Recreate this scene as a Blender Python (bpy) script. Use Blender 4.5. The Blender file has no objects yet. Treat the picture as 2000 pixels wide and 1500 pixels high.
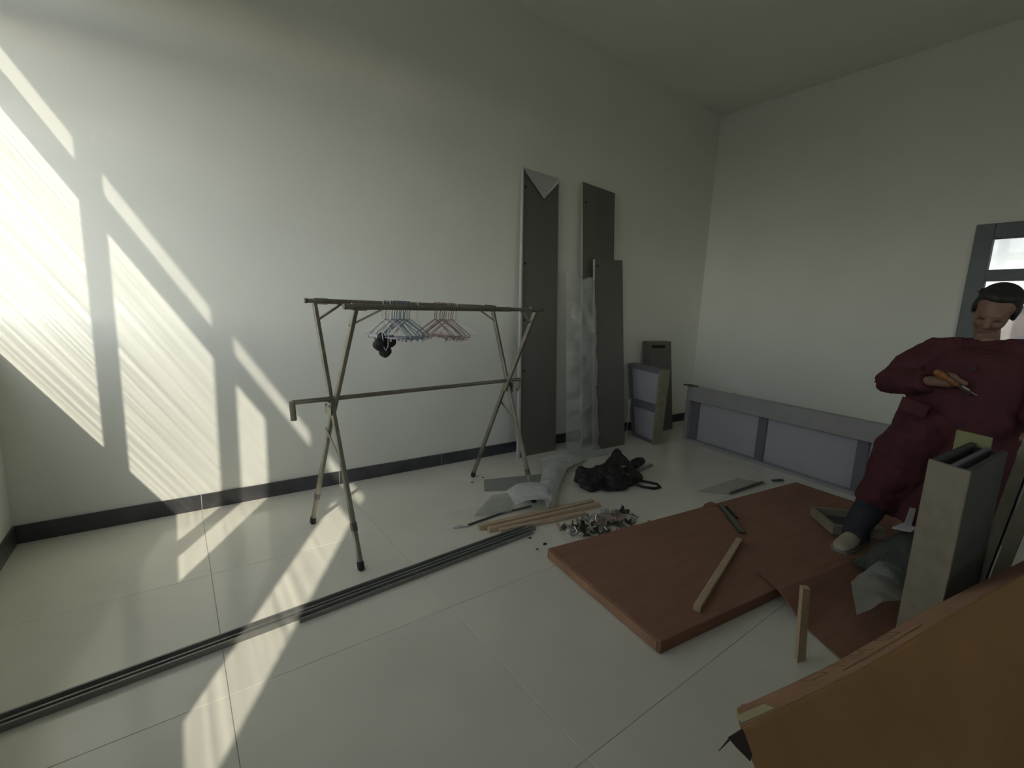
import bpy, math, random
from mathutils import Vector, Matrix, noise
random.seed(7)
S = bpy.context.scene
COL = S.collection
K = 0.88            # survey units -> metres (floor tiles come out 0.80 m)
R = math.radians

# ------------------------------------------------------------------ camera
F_PX, YAW, PITCH, ROLL, CAM_H = 884.3, R(37.022), R(-9.028), R(2.491), 1.42
fw = Vector((math.sin(YAW)*math.cos(PITCH), math.cos(YAW)*math.cos(PITCH), math.sin(PITCH)))
rt = Vector((math.cos(YAW), -math.sin(YAW), 0)); up = rt.cross(fw)
rt, up = math.cos(ROLL)*rt+math.sin(ROLL)*up, -math.sin(ROLL)*rt+math.cos(ROLL)*up
cd = bpy.data.cameras.new('camera'); cam = bpy.data.objects.new('camera', cd); COL.objects.link(cam)
cd.sensor_fit = 'HORIZONTAL'; cd.sensor_width = 36.0; cd.lens = F_PX/2000*36; cd.clip_start = 0.03; cd.clip_end = 400
m = Matrix.Identity(4)
for i in range(3): m[i][0], m[i][1], m[i][2] = rt[i], up[i], -fw[i]
m.translation = Vector((0, 0, CAM_H))*K
cam.matrix_world = m
S.camera = cam

# ------------------------------------------------------------------ world, sun, exposure
EXPOSURE = 1.82
SKY = 0.32
SUN = 1.45
HAZE = 0.0
DUST = 0.4
S.view_settings.view_transform = 'Standard'; S.view_settings.look = 'None'
S.view_settings.gamma = 1.0; S.view_settings.use_curve_mapping = False
S.view_settings.exposure = EXPOSURE
w = bpy.data.worlds.new('pale_cloudy_sky'); S.world = w; w.use_nodes = True
nt = w.node_tree; nt.nodes.clear()
wo = nt.nodes.new('ShaderNodeOutputWorld'); bg = nt.nodes.new('ShaderNodeBackground')
SUN_DIR = Vector((.511, .859, -.792)).normalized()
sky = nt.nodes.new('ShaderNodeTexSky'); sky.sky_type = 'NISHITA'; sky.sun_disc = False
sky.sun_elevation = math.asin(-SUN_DIR.z); sky.sun_rotation = math.atan2(-SUN_DIR.x, -SUN_DIR.y)
sky.air_density = 1.0; sky.dust_density = DUST; sky.ozone_density = 1.0
# thin cloud veil: the blue is washed out towards white in soft patches
tc = nt.nodes.new('ShaderNodeTexCoord'); mp = nt.nodes.new('ShaderNodeMapping'); mp.inputs['Scale'].default_value = (2.2, 2.2, 6.0)
nz = nt.nodes.new('ShaderNodeTexNoise'); nz.inputs['Scale'].default_value = 2.0; nz.inputs['Detail'].default_value = 5
rp = nt.nodes.new('ShaderNodeMapRange'); rp.inputs['From Min'].default_value = .35; rp.inputs['From Max'].default_value = .65
rp.inputs['To Min'].default_value = .45; rp.inputs['To Max'].default_value = .9
bw = nt.nodes.new('ShaderNodeRGBToBW'); mixc = nt.nodes.new('ShaderNodeMix'); mixc.data_type = 'RGBA'
warm = nt.nodes.new('ShaderNodeMix'); warm.data_type = 'RGBA'; warm.blend_type = 'MULTIPLY'; warm.inputs[0].default_value = 1.0
nt.links.new(tc.outputs['Generated'], mp.inputs['Vector']); nt.links.new(mp.outputs['Vector'], nz.inputs['Vector'])
nt.links.new(nz.outputs['Fac'], rp.inputs['Value']); nt.links.new(sky.outputs['Color'], bw.inputs['Color'])
nt.links.new(bw.outputs['Val'], warm.inputs[6]); warm.inputs[7].default_value = (1.0, 1.0, .93, 1)
nt.links.new(rp.outputs['Result'], mixc.inputs[0]); nt.links.new(sky.outputs['Color'], mixc.inputs[6]); nt.links.new(warm.outputs[2], mixc.inputs[7])
nt.links.new(mixc.outputs[2], bg.inputs['Color'])
bg.inputs['Strength'].default_value = SKY
nt.links.new(bg.outputs['Background'], wo.inputs['Surface'])

sl = bpy.data.lights.new('sun', 'SUN'); sl.energy = SUN; sl.angle = R(0.6); sl.color = (1.0, .93, .80)
so = bpy.data.objects.new('sun', sl); COL.objects.link(so)
so.rotation_euler = SUN_DIR.to_track_quat('-Z', 'Y').to_euler(); so.location = (-6, -8, 8)

def portal(name, loc, rot, sx, sy):
    l = bpy.data.lights.new(name, 'AREA'); l.shape = 'RECTANGLE'; l.size = sx*K; l.size_y = sy*K
    l.cycles.is_portal = True
    o = bpy.data.objects.new(name, l); COL.objects.link(o); o.location = Vector(loc)*K; o.rotation_euler = rot
portal('window_portal', (-.99, 1.6, 2.22), (0, R(-90), 0), 2.1, 3.85)
portal('window_portal', (6.1, -.81, 1.8), (0, R(90), 0), 1.15, 3.5)

portal('window_portal', (2.25, -3.4, 1.8), (R(90), 0, 0), 1.3, 1.15)  # portal for the added window behind the camera

# ------------------------------------------------------------------ materials
MATS = {}
def M(name, col, rough=.6, metal=0., var=.10, scale=6., bump=0., bscale=60., spec=.5, stretch=None, trans=0., sub=None):
    if name in MATS: return MATS[name]
    mt = bpy.data.materials.new(name); mt.use_nodes = True; n = mt.node_tree; L = n.links
    b = n.nodes['Principled BSDF']
    b.inputs['Roughness'].default_value = rough; b.inputs['Metallic'].default_value = metal
    b.inputs['Specular IOR Level'].default_value = spec
    t = n.nodes.new('ShaderNodeTexCoord'); mpn = n.nodes.new('ShaderNodeMapping')
    if stretch: mpn.inputs['Scale'].default_value = stretch
    z = n.nodes.new('ShaderNodeTexNoise'); z.inputs['Scale'].default_value = scale; z.inputs['Detail'].default_value = 4
    r = n.nodes.new('ShaderNodeValToRGB')
    c0 = [c*(1-var) for c in col]; c1 = [min(1, c*(1+var)) for c in col]
    r.color_ramp.elements[0].color = (*c0, 1); r.color_ramp.elements[1].color = (*c1, 1)
    r.color_ramp.elements[0].position = .3; r.color_ramp.elements[1].position = .7
    L.new(t.outputs['Object'], mpn.inputs['Vector']); L.new(mpn.outputs['Vector'], z.inputs['Vector'])
    L.new(z.outputs['Fac'], r.inputs['Fac']); L.new(r.outputs['Color'], b.inputs['Base Color'])
    if bump:
        z2 = n.nodes.new('ShaderNodeTexNoise'); z2.inputs['Scale'].default_value = bscale
        bp = n.nodes.new('ShaderNodeBump'); bp.inputs['Strength'].default_value = bump; bp.inputs['Distance'].default_value = .01
        L.new(mpn.outputs['Vector'], z2.inputs['Vector']); L.new(z2.outputs['Fac'], bp.inputs['Height']); L.new(bp.outputs['Normal'], b.inputs['Normal'])
    if trans:
        out = n.nodes['Material Output']; tr = n.nodes.new('ShaderNodeBsdfTransparent'); mx = n.nodes.new('ShaderNodeMixShader')
        mx.inputs[0].default_value = trans
        L.new(b.outputs[0], mx.inputs[1]); L.new(tr.outputs[0], mx.inputs[2]); L.new(mx.outputs[0], out.inputs['Surface'])
    MATS[name] = mt
    return mt

def glass(name, lo, hi, stretch, gloss=.06):
    mt = bpy.data.materials.new(name); mt.use_nodes = True; n = mt.node_tree; L = n.links; n.nodes.clear()
    out = n.nodes.new('ShaderNodeOutputMaterial'); tr = n.nodes.new('ShaderNodeBsdfTransparent'); gl = n.nodes.new('ShaderNodeBsdfGlossy')
    gl.inputs['Roughness'].default_value = .03
    mx = n.nodes.new('ShaderNodeMixShader'); mx.inputs[0].default_value = gloss
    t = n.nodes.new('ShaderNodeTexCoord'); mpn = n.nodes.new('ShaderNodeMapping'); mpn.inputs['Scale'].default_value = stretch
    z = n.nodes.new('ShaderNodeTexNoise'); z.inputs['Scale'].default_value = 1.; z.inputs['Detail'].default_value = 6; z.inputs['Roughness'].default_value = .65
    r = n.nodes.new('ShaderNodeValToRGB'); r.color_ramp.elements[0].position = .36; r.color_ramp.elements[1].position = .62
    r.color_ramp.elements[0].color = (lo, lo, lo, 1); r.color_ramp.elements[1].color = (hi, hi, hi, 1)
    L.new(t.outputs['Object'], mpn.inputs['Vector']); L.new(mpn.outputs['Vector'], z.inputs['Vector']); L.new(z.outputs['Fac'], r.inputs['Fac'])
    L.new(r.outputs['Color'], tr.inputs['Color']); L.new(tr.outputs[0], mx.inputs[1]); L.new(gl.outputs[0], mx.inputs[2]); L.new(mx.outputs[0], out.inputs['Surface'])
    return mt

PLASTER = M('white_plaster', (.86, .87, .79), .85, var=.03, scale=1.5, bump=.05, bscale=90)
CEIL = M('ceiling_paint', (.84, .85, .77), .9, var=.03, scale=1.5)
TILE = M('polished_porcelain_tile', (.81, .79, .685), .13, var=.05, scale=2.2, spec=.5)
GROUT = M('grout', (.72, .70, .61), .9, var=.1)
JOINT = M('white_joint', (.75, .74, .70), .8)
BLACKTILE = M('black_skirting_tile', (.068, .069, .074), .30, var=.25, scale=9)
ALU = M('grey_window_aluminium', (.10, .115, .12), .45, metal=.3)
STEEL = M('worn_stainless_steel', (.30, .29, .245), .36, metal=.85, var=.18, scale=14)
STEEL_DARK = M('dark_steel', (.16, .16, .15), .4, metal=.8, var=.2)
RUBBER = M('black_rubber', (.025, .025, .024), .7)
RAIL = M('dark_grey_aluminium_rail', (.25, .255, .24), .42, metal=.3, var=.2, scale=5)
BOARD = M('greyish_board_face', (.155, .148, .128), .55, var=.06, scale=3, stretch=(1, 1, .3))
BOARD_EDGE = M('pale_board_edge', (.40, .40, .36), .6, var=.1)
HOLE = M('dark_hole', (.02, .02, .018), .9)
FOAM = M('white_packing_foam', (.62, .63, .61), .8, var=.05, trans=.18)
FILM = M('clear_plastic_film', (.50, .53, .48), .25, var=.12, scale=9, trans=.66, spec=.6)
FILM2 = M('milky_plastic_sheet', (.76, .78, .76), .3, var=.08, scale=9, trans=.30, spec=.6)
LILAC = M('lilac_white_panel', (.46, .455, .49), .6, var=.04, scale=3)
BATTEN = M('grey_batten', (.185, .18, .20), .65, var=.08)
LRAIL = M('pale_grey_rail', (.37, .365, .36), .6, var=.06)
BEECH = M('pale_softwood', (.58, .44, .29), .6, var=.14, scale=5, stretch=(2, 12, 12))
BEECH2 = M('beige_chipboard', (.30, .265, .19), .7, var=.12, scale=18)
YELLOWB = M('yellow_green_board', (.30, .30, .14), .65, var=.1)
DARKB = M('dark_board_face', (.075, .075, .068), .6, var=.1)
CARD = M('brown_cardboard', (.30, .155, .098), .8, var=.10, scale=4, stretch=(1, 6, 1), bump=.06, bscale=40)
CARD2 = M('kraft_carton', (.40, .215, .085), .8, var=.09, scale=5, bump=.06, bscale=40)
CARDT = M('carton_printed_side', (.44, .25, .15), .8, var=.14, scale=6)
PRINT = M('faded_green_print', (.29, .19, .085), .8)
TAPE = M('cream_adhesive_tape', (.62, .55, .34), .35, var=.06)
BLACKCLOTH = M('black_bag_fabric', (.016, .016, .015), .55, var=.3, scale=12, bump=.3, bscale=90)
MAROON = M('maroon_coat_fabric', (.085, .020, .026), .85, var=.15, scale=10, bump=.15, bscale=120)
JEANS = M('dark_blue_denim', (.035, .040, .052), .8, var=.2, scale=20)
SKIN = M('skin', (.25, .15, .105), .55, var=.06, scale=9)
LIPS = M('lips', (.22, .10, .085), .5)
HAIR = M('dark_grey_hair', (.022, .021, .019), .6, var=.35, scale=40, stretch=(3, 3, .6))
EYE = M('eye', (.10, .06, .045), .4)
SHOE = M('cream_canvas_shoe', (.46, .41, .30), .75, var=.12, scale=12)
SOLE = M('shoe_sole', (.30, .27, .22), .7)
ORANGE = M('amber_screwdriver_handle', (.30, .125, .045), .25, var=.25, scale=30)
CHROME = M('bright_zinc', (.72, .72, .70), .2, metal=.95, var=.1)
GREENZ = M('passivated_steel', (.12, .14, .115), .3, metal=.8, var=.2)
DOWEL = M('wooden_dowel', (.50, .33, .24), .6)
PINKBAG = M('pinkish_clear_bag', (.55, .42, .40), .25, trans=.6, spec=.6)
GREYCLOTH = M('grey_green_packing_cloth', (.085, .09, .075), .85, var=.25, scale=8)
WHITEP = M('white_plastic', (.62, .60, .60), .5)
CLEARP = M('clear_acrylic', (.28, .30, .27), .1, trans=.86, spec=.8)
GPLATE = M('grey_cover_plate', (.30, .31, .28), .5)
CONCRETE = M('pale_concrete', (.30, .28, .25), .9, var=.1, scale=1)
OUTW = M('white_render', (.70, .74, .74), .9)
OUTP = M('pinkish_render', (.55, .47, .43), .9)
ROOFB = M('blue_grey_roofing', (.33, .40, .45), .8)
REDB = M('red_brick', (.45, .17, .11), .9)
LAMPW = M('white_window_frame', (.75, .75, .75), .6)
STREAK = glass('streaky_window_glass', .52, .95, (1.0, .30, 52.0))
TINT = glass('tinted_window_glass', .36, .42, (1, 1, 1))
TINT2 = glass('lightly_tinted_glass', .62, .70, (1, 1, 1))
CLEARG = glass('clear_window_glass', .90, .96, (1, 1, 1))

# ------------------------------------------------------------------ mesh helpers (coordinates in survey units)
class MB:
    def __init__(s): s.v = []; s.f = []
    def add(s, vs, fs):
        o = len(s.v); s.v += [tuple(v) for v in vs]; s.f += [tuple(i+o for i in f) for f in fs]; return s
    def box(s, a, b):
        (x0, y0, z0), (x1, y1, z1) = a, b
        return s.hexa([(x0, y0, z0), (x1, y0, z0), (x1, y1, z0), (x0, y1, z0)], [(x0, y0, z1), (x1, y0, z1), (x1, y1, z1), (x0, y1, z1)])
    def hexa(s, bot, top):
        return s.add(list(bot)+list(top), [(3, 2, 1, 0), (4, 5, 6, 7), (0, 1, 5, 4), (1, 2, 6, 5), (2, 3, 7, 6), (3, 0, 4, 7)])
    def slab(s, poly, off):
        off = Vector(off); n = len(poly); p = [Vector(q) for q in poly]
        nrm = Vector((0, 0, 0))
        for i in range(n): nrm += p[i].cross(p[(i+1) % n])
        if nrm.dot(off) < 0: p.reverse()
        vs = p+[q+off for q in p]
        return s.add(vs, [tuple(range(n))[::-1], tuple(range(n, 2*n))]+[(i, (i+1) % n, n+(i+1) % n, n+i) for i in range(n)])
    def beam(s, a, b, w, h, upv=(0, 0, 1), bev=0.):
        a, b = Vector(a), Vector(b); d = (b-a).normalized(); u = Vector(upv)
        sd = d.cross(u).normalized(); u = sd.cross(d).normalized()
        c = [(-w/2, -h/2), (w/2, -h/2), (w/2, h/2), (-w/2, h/2)]
        if bev:
            e = bev; c = [(-w/2+e, -h/2), (w/2-e, -h/2), (w/2, -h/2+e), (w/2, h/2-e), (w/2-e, h/2), (-w/2+e, h/2), (-w/2, h/2-e), (-w/2, -h/2+e)]
        n = len(c)
        vs = [a+sd*x+u*y for x, y in c]+[b+sd*x+u*y for x, y in c]
        return s.add(vs, [tuple(range(n))[::-1], tuple(range(n, 2*n))]+[(i, (i+1) % n, n+(i+1) % n, n+i) for i in range(n)])
    def tube(s, pts, r, n=10, cap=True, closed=False):
        pts = [Vector(p) for p in pts]; rs = r if isinstance(r, (list, tuple)) else [r]*len(pts)
        N = len(pts); rings = []; prev = None
        for i in range(N):
            if closed: d = pts[(i+1) % N]-pts[i-1]
            else: d = pts[min(i+1, N-1)]-pts[max(i-1, 0)]
            d.normalize()
            if prev is None:
                a = Vector((0, 0, 1)) if abs(d.z) < .9 else Vector((1, 0, 0)); u = d.cross(a).normalized()
            else:
                u = (prev-d*prev.dot(d))
                u = u.normalized() if u.length > 1e-6 else d.orthogonal().normalized()
            prev = u; v = d.cross(u)
            rings.append([pts[i]+rs[i]*(u*math.cos(2*math.pi*k/n)+v*math.sin(2*math.pi*k/n)) for k in range(n)])
        vs = [q for rg in rings for q in rg]; fs = []
        for i in range(N if closed else N-1):
            j = (i+1) % N
            for k in range(n):
                k2 = (k+1) % n; fs.append((i*n+k, i*n+k2, j*n+k2, j*n+k))
        if cap and not closed: fs += [tuple(range(n))[::-1], tuple((N-1)*n+k for k in range(n))]
        return s.add(vs, fs)
    def ell(s, c, rad, rot=None, nu=14, nv=9):
        c = Vector(c); rot = rot or Matrix.Identity(3); vs = []; fs = []
        vs.append(c+rot @ Vector((0, 0, rad[2])))
        for j in range(1, nv):
            t = math.pi*j/nv
            for i in range(nu):
                p = 2*math.pi*i/nu
                vs.append(c+rot @ Vector((rad[0]*math.sin(t)*math.cos(p), rad[1]*math.sin(t)*math.sin(p), rad[2]*math.cos(t))))
        vs.append(c+rot @ Vector((0, 0, -rad[2]))); L = len(vs)-1
        for i in range(nu): fs.append((0, 1+i, 1+(i+1) % nu))
        for j in range(nv-2):
            for i in range(nu):
                a = 1+j*nu+i; b = 1+j*nu+(i+1) % nu; fs.append((a, a+nu, b+nu, b))
        for i in range(nu): fs.append((L, 1+(nv-2)*nu+(i+1) % nu, 1+(nv-2)*nu+i))
        return s.add(vs, fs)
    def loft(s, rings, cap=True):
        n = len(rings[0]); vs = [q for r in rings for q in r]; fs = []
        for i in range(len(rings)-1):
            for k in range(n): fs.append((i*n+k, i*n+(k+1) % n, (i+1)*n+(k+1) % n, (i+1)*n+k))
        if cap: fs += [tuple(range(n))[::-1], tuple((len(rings)-1)*n+k for k in range(n))]
        return s.add(vs, fs)

ORG = {}
def mesh_of(name, mb, org, smooth=False):
    me = bpy.data.meshes.new(name)
    me.from_pydata([((x-org[0])*K, (y-org[1])*K, (z-org[2])*K) for x, y, z in mb.v], [], mb.f); me.update()
    if smooth:
        for p in me.polygons: p.use_smooth = True
    return me
def obj(name, mb, mat, parent=None, smooth=False, bevel=0., org=None, label=None):
    if parent is not None: org = ORG[parent]
    elif org is None:
        xs, ys, zs = zip(*mb.v); org = ((min(xs)+max(xs))/2, (min(ys)+max(ys))/2, min(zs))
    o = bpy.data.objects.new(name, mesh_of(name, mb, org, smooth)); COL.objects.link(o)
    o.data.materials.append(mat); ORG[o] = org
    if parent is not None: o.parent = parent
    else: o.location = Vector(org)*K
    if bevel:
        bv = o.modifiers.new('bevel', 'BEVEL'); bv.width = bevel*K; bv.segments = 2; bv.limit_method = 'ANGLE'
    if label: o['label'] = label
    return o
def tag(o, label, cat, group=None):
    o['label'] = label; o['category'] = cat
    if group: o['group'] = group
    return o
def thing(name, label, cat, loc, group=None):
    o = bpy.data.objects.new(name, None); COL.objects.link(o); o.empty_display_size = .1
    o.location = Vector(loc)*K; ORG[o] = tuple(loc)
    return tag(o, label, cat, group)
def struct(o): o['kind'] = 'structure'; return o
def one(name, mb, mat, label, cat, group=None, **kw): return tag(obj(name, mb, mat, **kw), label, cat, group)

# ------------------------------------------------------------------ the room
XL, XR, YB, YF, ZC = -.79, 5.93, 3.574, -3.2, 4.06
T = .25
struct(obj('ceiling', MB().box((XL-T, YF-T, ZC), (XR+T, YB+T, ZC+.2)), CEIL))
struct(obj('wall_back', MB().box((XL-T, YB, -.1), (XR+T, YB+T, ZC)), PLASTER))
WX0, WX1 = 1.6, 2.9      # unseen window added behind the camera as fill light
wf = MB().box((XL-T, YF-T, -.1), (WX0, YF, ZC)); wf.box((WX1, YF-T, -.1), (XR+T, YF, ZC)); wf.box((WX0, YF-T, -.1), (WX1, YF, 1.235)); wf.box((WX0, YF-T, 2.37), (WX1, YF, ZC))
struct(obj('wall_front', wf, PLASTER))
def wall_x(name, x0, x1, y0, y1, z0, z1):
    b = MB()
    b.box((x0, YF, -.1), (x1, y0, ZC)); b.box((x0, y1, -.1), (x1, YB, ZC))
    b.box((x0, y0, -.1), (x1, y1, z0)); b.box((x0, y0, z1), (x1, y1, ZC))
    return struct(obj(name, b, PLASTER))
wall_x('wall_left', XL-T, XL, -.35, 3.54, 1.15, 3.293)
wall_x('wall_right', XR, XR+T, -2.55, .93, 1.235, 2.37)

# floor of large polished tiles
floor = struct(obj('floor', MB().box((XL-T, YF-T, -.12), (XR+T, YB+T, -.006)), GROUT, org=(0, 0, 0)))
TS, GAP = .91, .0012
x = .088-TS
xs = []
while x < XR: xs.append((max(x, XL), min(x+TS, XR))); x += TS
ys = []; y = 3.56-5*TS*2
while y < YB: ys.append((max(y, YF), min(y+TS, YB))); y += TS
shared = {}
for x0, x1 in xs:
    for y0, y1 in ys:
        if y1-y0 < .005 or x1-x0 < .005 or y1 <= YF: continue
        key = (round(x1-x0, 4), round(y1-y0, 4))
        if key not in shared:
            lx, ly = key[0]-GAP, key[1]-GAP; e = .0015
            b = MB().hexa([(0, 0, -.008), (lx, 0, -.008), (lx, ly, -.008), (0, ly, -.008)], [(0, 0, -.0012), (lx, 0, -.0012), (lx, ly, -.0012), (0, ly, -.0012)])
            b.f.pop(1); b.add([(0, 0, -.0012), (lx, 0, -.0012), (lx, ly, -.0012), (0, ly, -.0012), (e, e, 0), (lx-e, e, 0), (lx-e, ly-e, 0), (e, ly-e, 0)],
                              [(4, 5, 6, 7), (0, 1, 5, 4), (1, 2, 6, 5), (2, 3, 7, 6), (3, 0, 4, 7)])
            me = mesh_of('floor_tile', b, (0, 0, 0)); me.materials.append(TILE); shared[key] = me
        o = bpy.data.objects.new('floor_tile', shared[key]); COL.objects.link(o); o.parent = floor
        o.location = Vector((x0+GAP/2, y0+GAP/2, 0))*K

# black skirting tiles with pale joints
def skirting(name, axis, c, lo, hi, inward, cuts):
    th = .013
    def bx(a, b, t, z1):
        if axis == 'y': return MB().box((a, min(c, c+inward*t), 0), (b, max(c, c+inward*t), z1))
        return MB().box((min(c, c+inward*t), a, 0), (max(c, c+inward*t), b, z1))
    base = struct(obj(name, bx(lo, hi, th*.75, .103), JOINT))
    for a, b in zip(cuts[:-1], cuts[1:]):
        obj('skirting_tile', bx(a+.0022, b-.0022, th, .106), BLACKTILE, base)
cx = [XL]+[.09+.91*k for k in range(7)]; cx = [c for c in cx if c < XR-.05]+[XR]
skirting('baseboard_back', 'y', YB, XL, XR, -1, cx)
cy = [YF]+[3.56-.91*k for k in range(7, 0, -1)]+[YB-.014]; cy = [c for c in cy if c >= YF]
skirting('baseboard_left', 'x', XL, YF, YB-.014, 1, cy)
skirting('baseboard_right', 'x', XR, YF, YB-.014, -1, cy)

# left window: four columns with transoms, frame in the depth of the wall
win = bpy.data.objects.new('window_1', None); COL.objects.link(win); win.location = Vector((-.9, 1.6, 1.15))*K; ORG[win] = (-.9, 1.6, 1.15); struct(win)
X0, X1 = -.92, -.88
fr = MB()
for a, b in ((-.35, -.189), (3.45, 3.54)): fr.box((X0, a, 1.15), (X1, b, 3.293))
fr.box((X0, -.189, 1.15), (X1, 3.45, 1.284)); fr.box((X0, -.189, 3.20), (X1, 3.45, 3.293))
obj('frame', fr, ALU, win)
VB = [(2.54, 2.656), (1.54, 1.681), (.549, .699)]
for a, b in VB: obj('mullion', MB().box((X0, a, 1.284), (X1, b, 3.20)), ALU, win)
edges = [-.189]+[v for ab in reversed(VB) for v in ab]+[3.45]
for i in range(4):
    a, b = edges[2*i], edges[2*i+1]
    obj('transom_bar', MB().box((X0, a, 2.781), (X1, b, 2.929)), ALU, win)
    obj('pane', MB().box((-.902, a, 1.284), (-.898, b, 2.781)), STREAK, win)
    obj('transom_pane', MB().box((-.902, a, 2.929), (-.898, b, 3.20)), TINT2, win)
one('cardboard_sheet', MB().slab([(-.868, .337, 1.151), (-.868, 1.282, 1.151), (-.868, 1.282, 2.76), (-.868, .337, 2.76)], (.008, 0, 0)), CARD,  # made-up sheet out of view, shapes the gap between the sun patches
    'unseen brown cardboard sheet added on the sill to block sun in the left window', 'cardboard')

# right window in the end wall
w2 = bpy.data.objects.new('window_2', None); COL.objects.link(w2); w2.location = Vector((5.95, -.3, 1.235))*K; ORG[w2] = (5.95, -.3, 1.235); struct(w2)
fr = MB()
fr.box((5.905, .82, 1.225), (6.0, .943, 2.38)); fr.box((5.905, -2.56, 1.225), (6.0, -2.44, 2.38))
fr.box((5.905, -2.44, 2.25), (6.0, .82, 2.38)); fr.box((5.905, -2.44, 1.225), (6.0, .82, 1.354))
obj('frame', fr, ALU, w2, bevel=.004)
obj('transom_bar', MB().box((5.91, -2.44, 1.88), (5.99, .82, 1.978)), ALU, w2)
for y0 in (.02, -.80, -1.62): obj('mullion', MB().box((5.912, y0-.045, 1.354), (5.988, y0+.045, 2.25)), ALU, w2)
for a, b in ((-2.44, -1.665), (-1.575, -.845), (-.755, -.025), (.065, .82)):
    obj('pane', MB().box((5.948, a, 1.354), (5.952, b, 1.88)), TINT, w2)
    obj('transom_pane', MB().box((5.948, a, 1.978), (5.952, b, 2.25)), TINT, w2)

# unseen window added behind the camera to brighten the room
w3 = bpy.data.objects.new('added_window_3', None); COL.objects.link(w3); w3.location = Vector(((WX0+WX1)/2, YF, 1.235))*K; ORG[w3] = ((WX0+WX1)/2, YF, 1.235); struct(w3)
fr = MB()
for a, b in ((WX0, WX0+.08), (WX1-.08, WX1)): fr.box((a, YF-.10, 1.235), (b, YF-.02, 2.37))
fr.box((WX0+.08, YF-.10, 1.235), (WX1-.08, YF-.02, 1.315)); fr.box((WX0+.08, YF-.10, 2.29), (WX1-.08, YF-.02, 2.37))
obj('frame', fr, ALU, w3)
wm = (WX0+WX1)/2
obj('mullion', MB().box((wm-.04, YF-.095, 1.315), (wm+.04, YF-.025, 2.29)), ALU, w3)
for a, b in ((WX0+.08, wm-.04), (wm+.04, WX1-.08)): obj('pane', MB().box((a, YF-.062, 1.315), (b, YF-.058, 2.29)), TINT2, w3)

# outside the right window
struct(obj('ground', MB().box((-60, -60, -.6), (80, 60, -.5)), CONCRETE))
h = thing('house', 'white rendered house across the yard seen through the right window', 'house', (24, 0, -.5))
obj('wall', MB().box((22, -8, -.5), (28, 1.62, 4.4)), OUTW, h)
obj('roof', MB().slab([(21.6, -8.3, 4.4), (21.6, 1.8, 4.4), (28.4, 1.8, 4.4), (28.4, -8.3, 4.4)], (0, 0, .25)), ROOFB, h)
obj('plinth', MB().box((21.9, -8, -.5), (22, 1.64, 2.05)), REDB, h)
for k in range(4):
    y0 = .9-2.0*k
    f_ = obj('window', MB().box((21.93, y0-1.1, 2.5), (22.0, y0, 3.9)), LAMPW, h)
    obj('pane', MB().box((21.92, y0-1.0, 2.6), (21.935, y0-.1, 3.8)), ROOFB, f_)
yw = thing('yard_wall', 'pinkish low yard wall with a blue grey coping beyond the right window', 'wall', (15, 0, -.5))
obj('wall', MB().box((15, -14, -.5), (15.25, 9, 2.02)), OUTP, yw)
obj('coping', MB().box((14.9, -14, 2.02), (15.35, 9, 2.12)), OUTW, yw)
sh = thing('shed', 'small blue grey roofed shed in the yard beyond the right window', 'shed', (12.4, .5, -.5))
obj('wall', MB().box((11.6, -2.6, -.5), (13.4, 1.0, 1.25)), OUTP, sh)
obj('roof', MB().slab([(11.4, -2.8, 2.25), (11.4, 1.35, 1.22), (13.6, 1.35, 1.22), (13.6, -2.8, 2.25)], (0, 0, .06)), ROOFB, sh)

# ------------------------------------------------------------------ drying rack
mid = Vector((.697, 2.627, 0)); D = Vector((.99, .143, 0)).normalized(); N = Vector((.143, -.99, 0)).normalized()
def rp_(s_, o_, z_): return mid+D*s_+N*o_+Vector((0, 0, z_))
rack = thing('drying_rack', 'stainless steel folding clothes drying rack with crossed legs by the sunlit wall', 'drying rack', tuple(rp_(.7, 0, 0)))
ZB, ZF = (1.434, 1.450), (1.412, 1.443)
def zb(s_): return ZB[0]+(ZB[1]-ZB[0])*s_/1.394
def zf(s_): return ZF[0]+(ZF[1]-ZF[0])*s_/1.394
OB, OF = -.195, .284
for nm, off, zz, s0, sleeve, s1 in (('back', OB, zb, -.048, (0.0, 1.28), 1.42), ('front', OF, zf, -.04, (-.04, 1.12), 1.445)):
    rl = obj('top_rail', MB().tube([rp_(sleeve[0], off, zz(sleeve[0])), rp_(sleeve[1], off, zz(sleeve[1]))], .0155, 14), STEEL, rack, smooth=False)
    obj('inner_tube', MB().tube([rp_(s0, off, zz(s0)), rp_(s1, off, zz(s1))], .0125, 14), STEEL, rl)
    for s_ in (s0, s1): obj('end_cap', MB().tube([rp_(s_-.006, off, zz(s_)), rp_(s_+.006, off, zz(s_))], .0145, 12), STEEL_DARK, rl)
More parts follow.
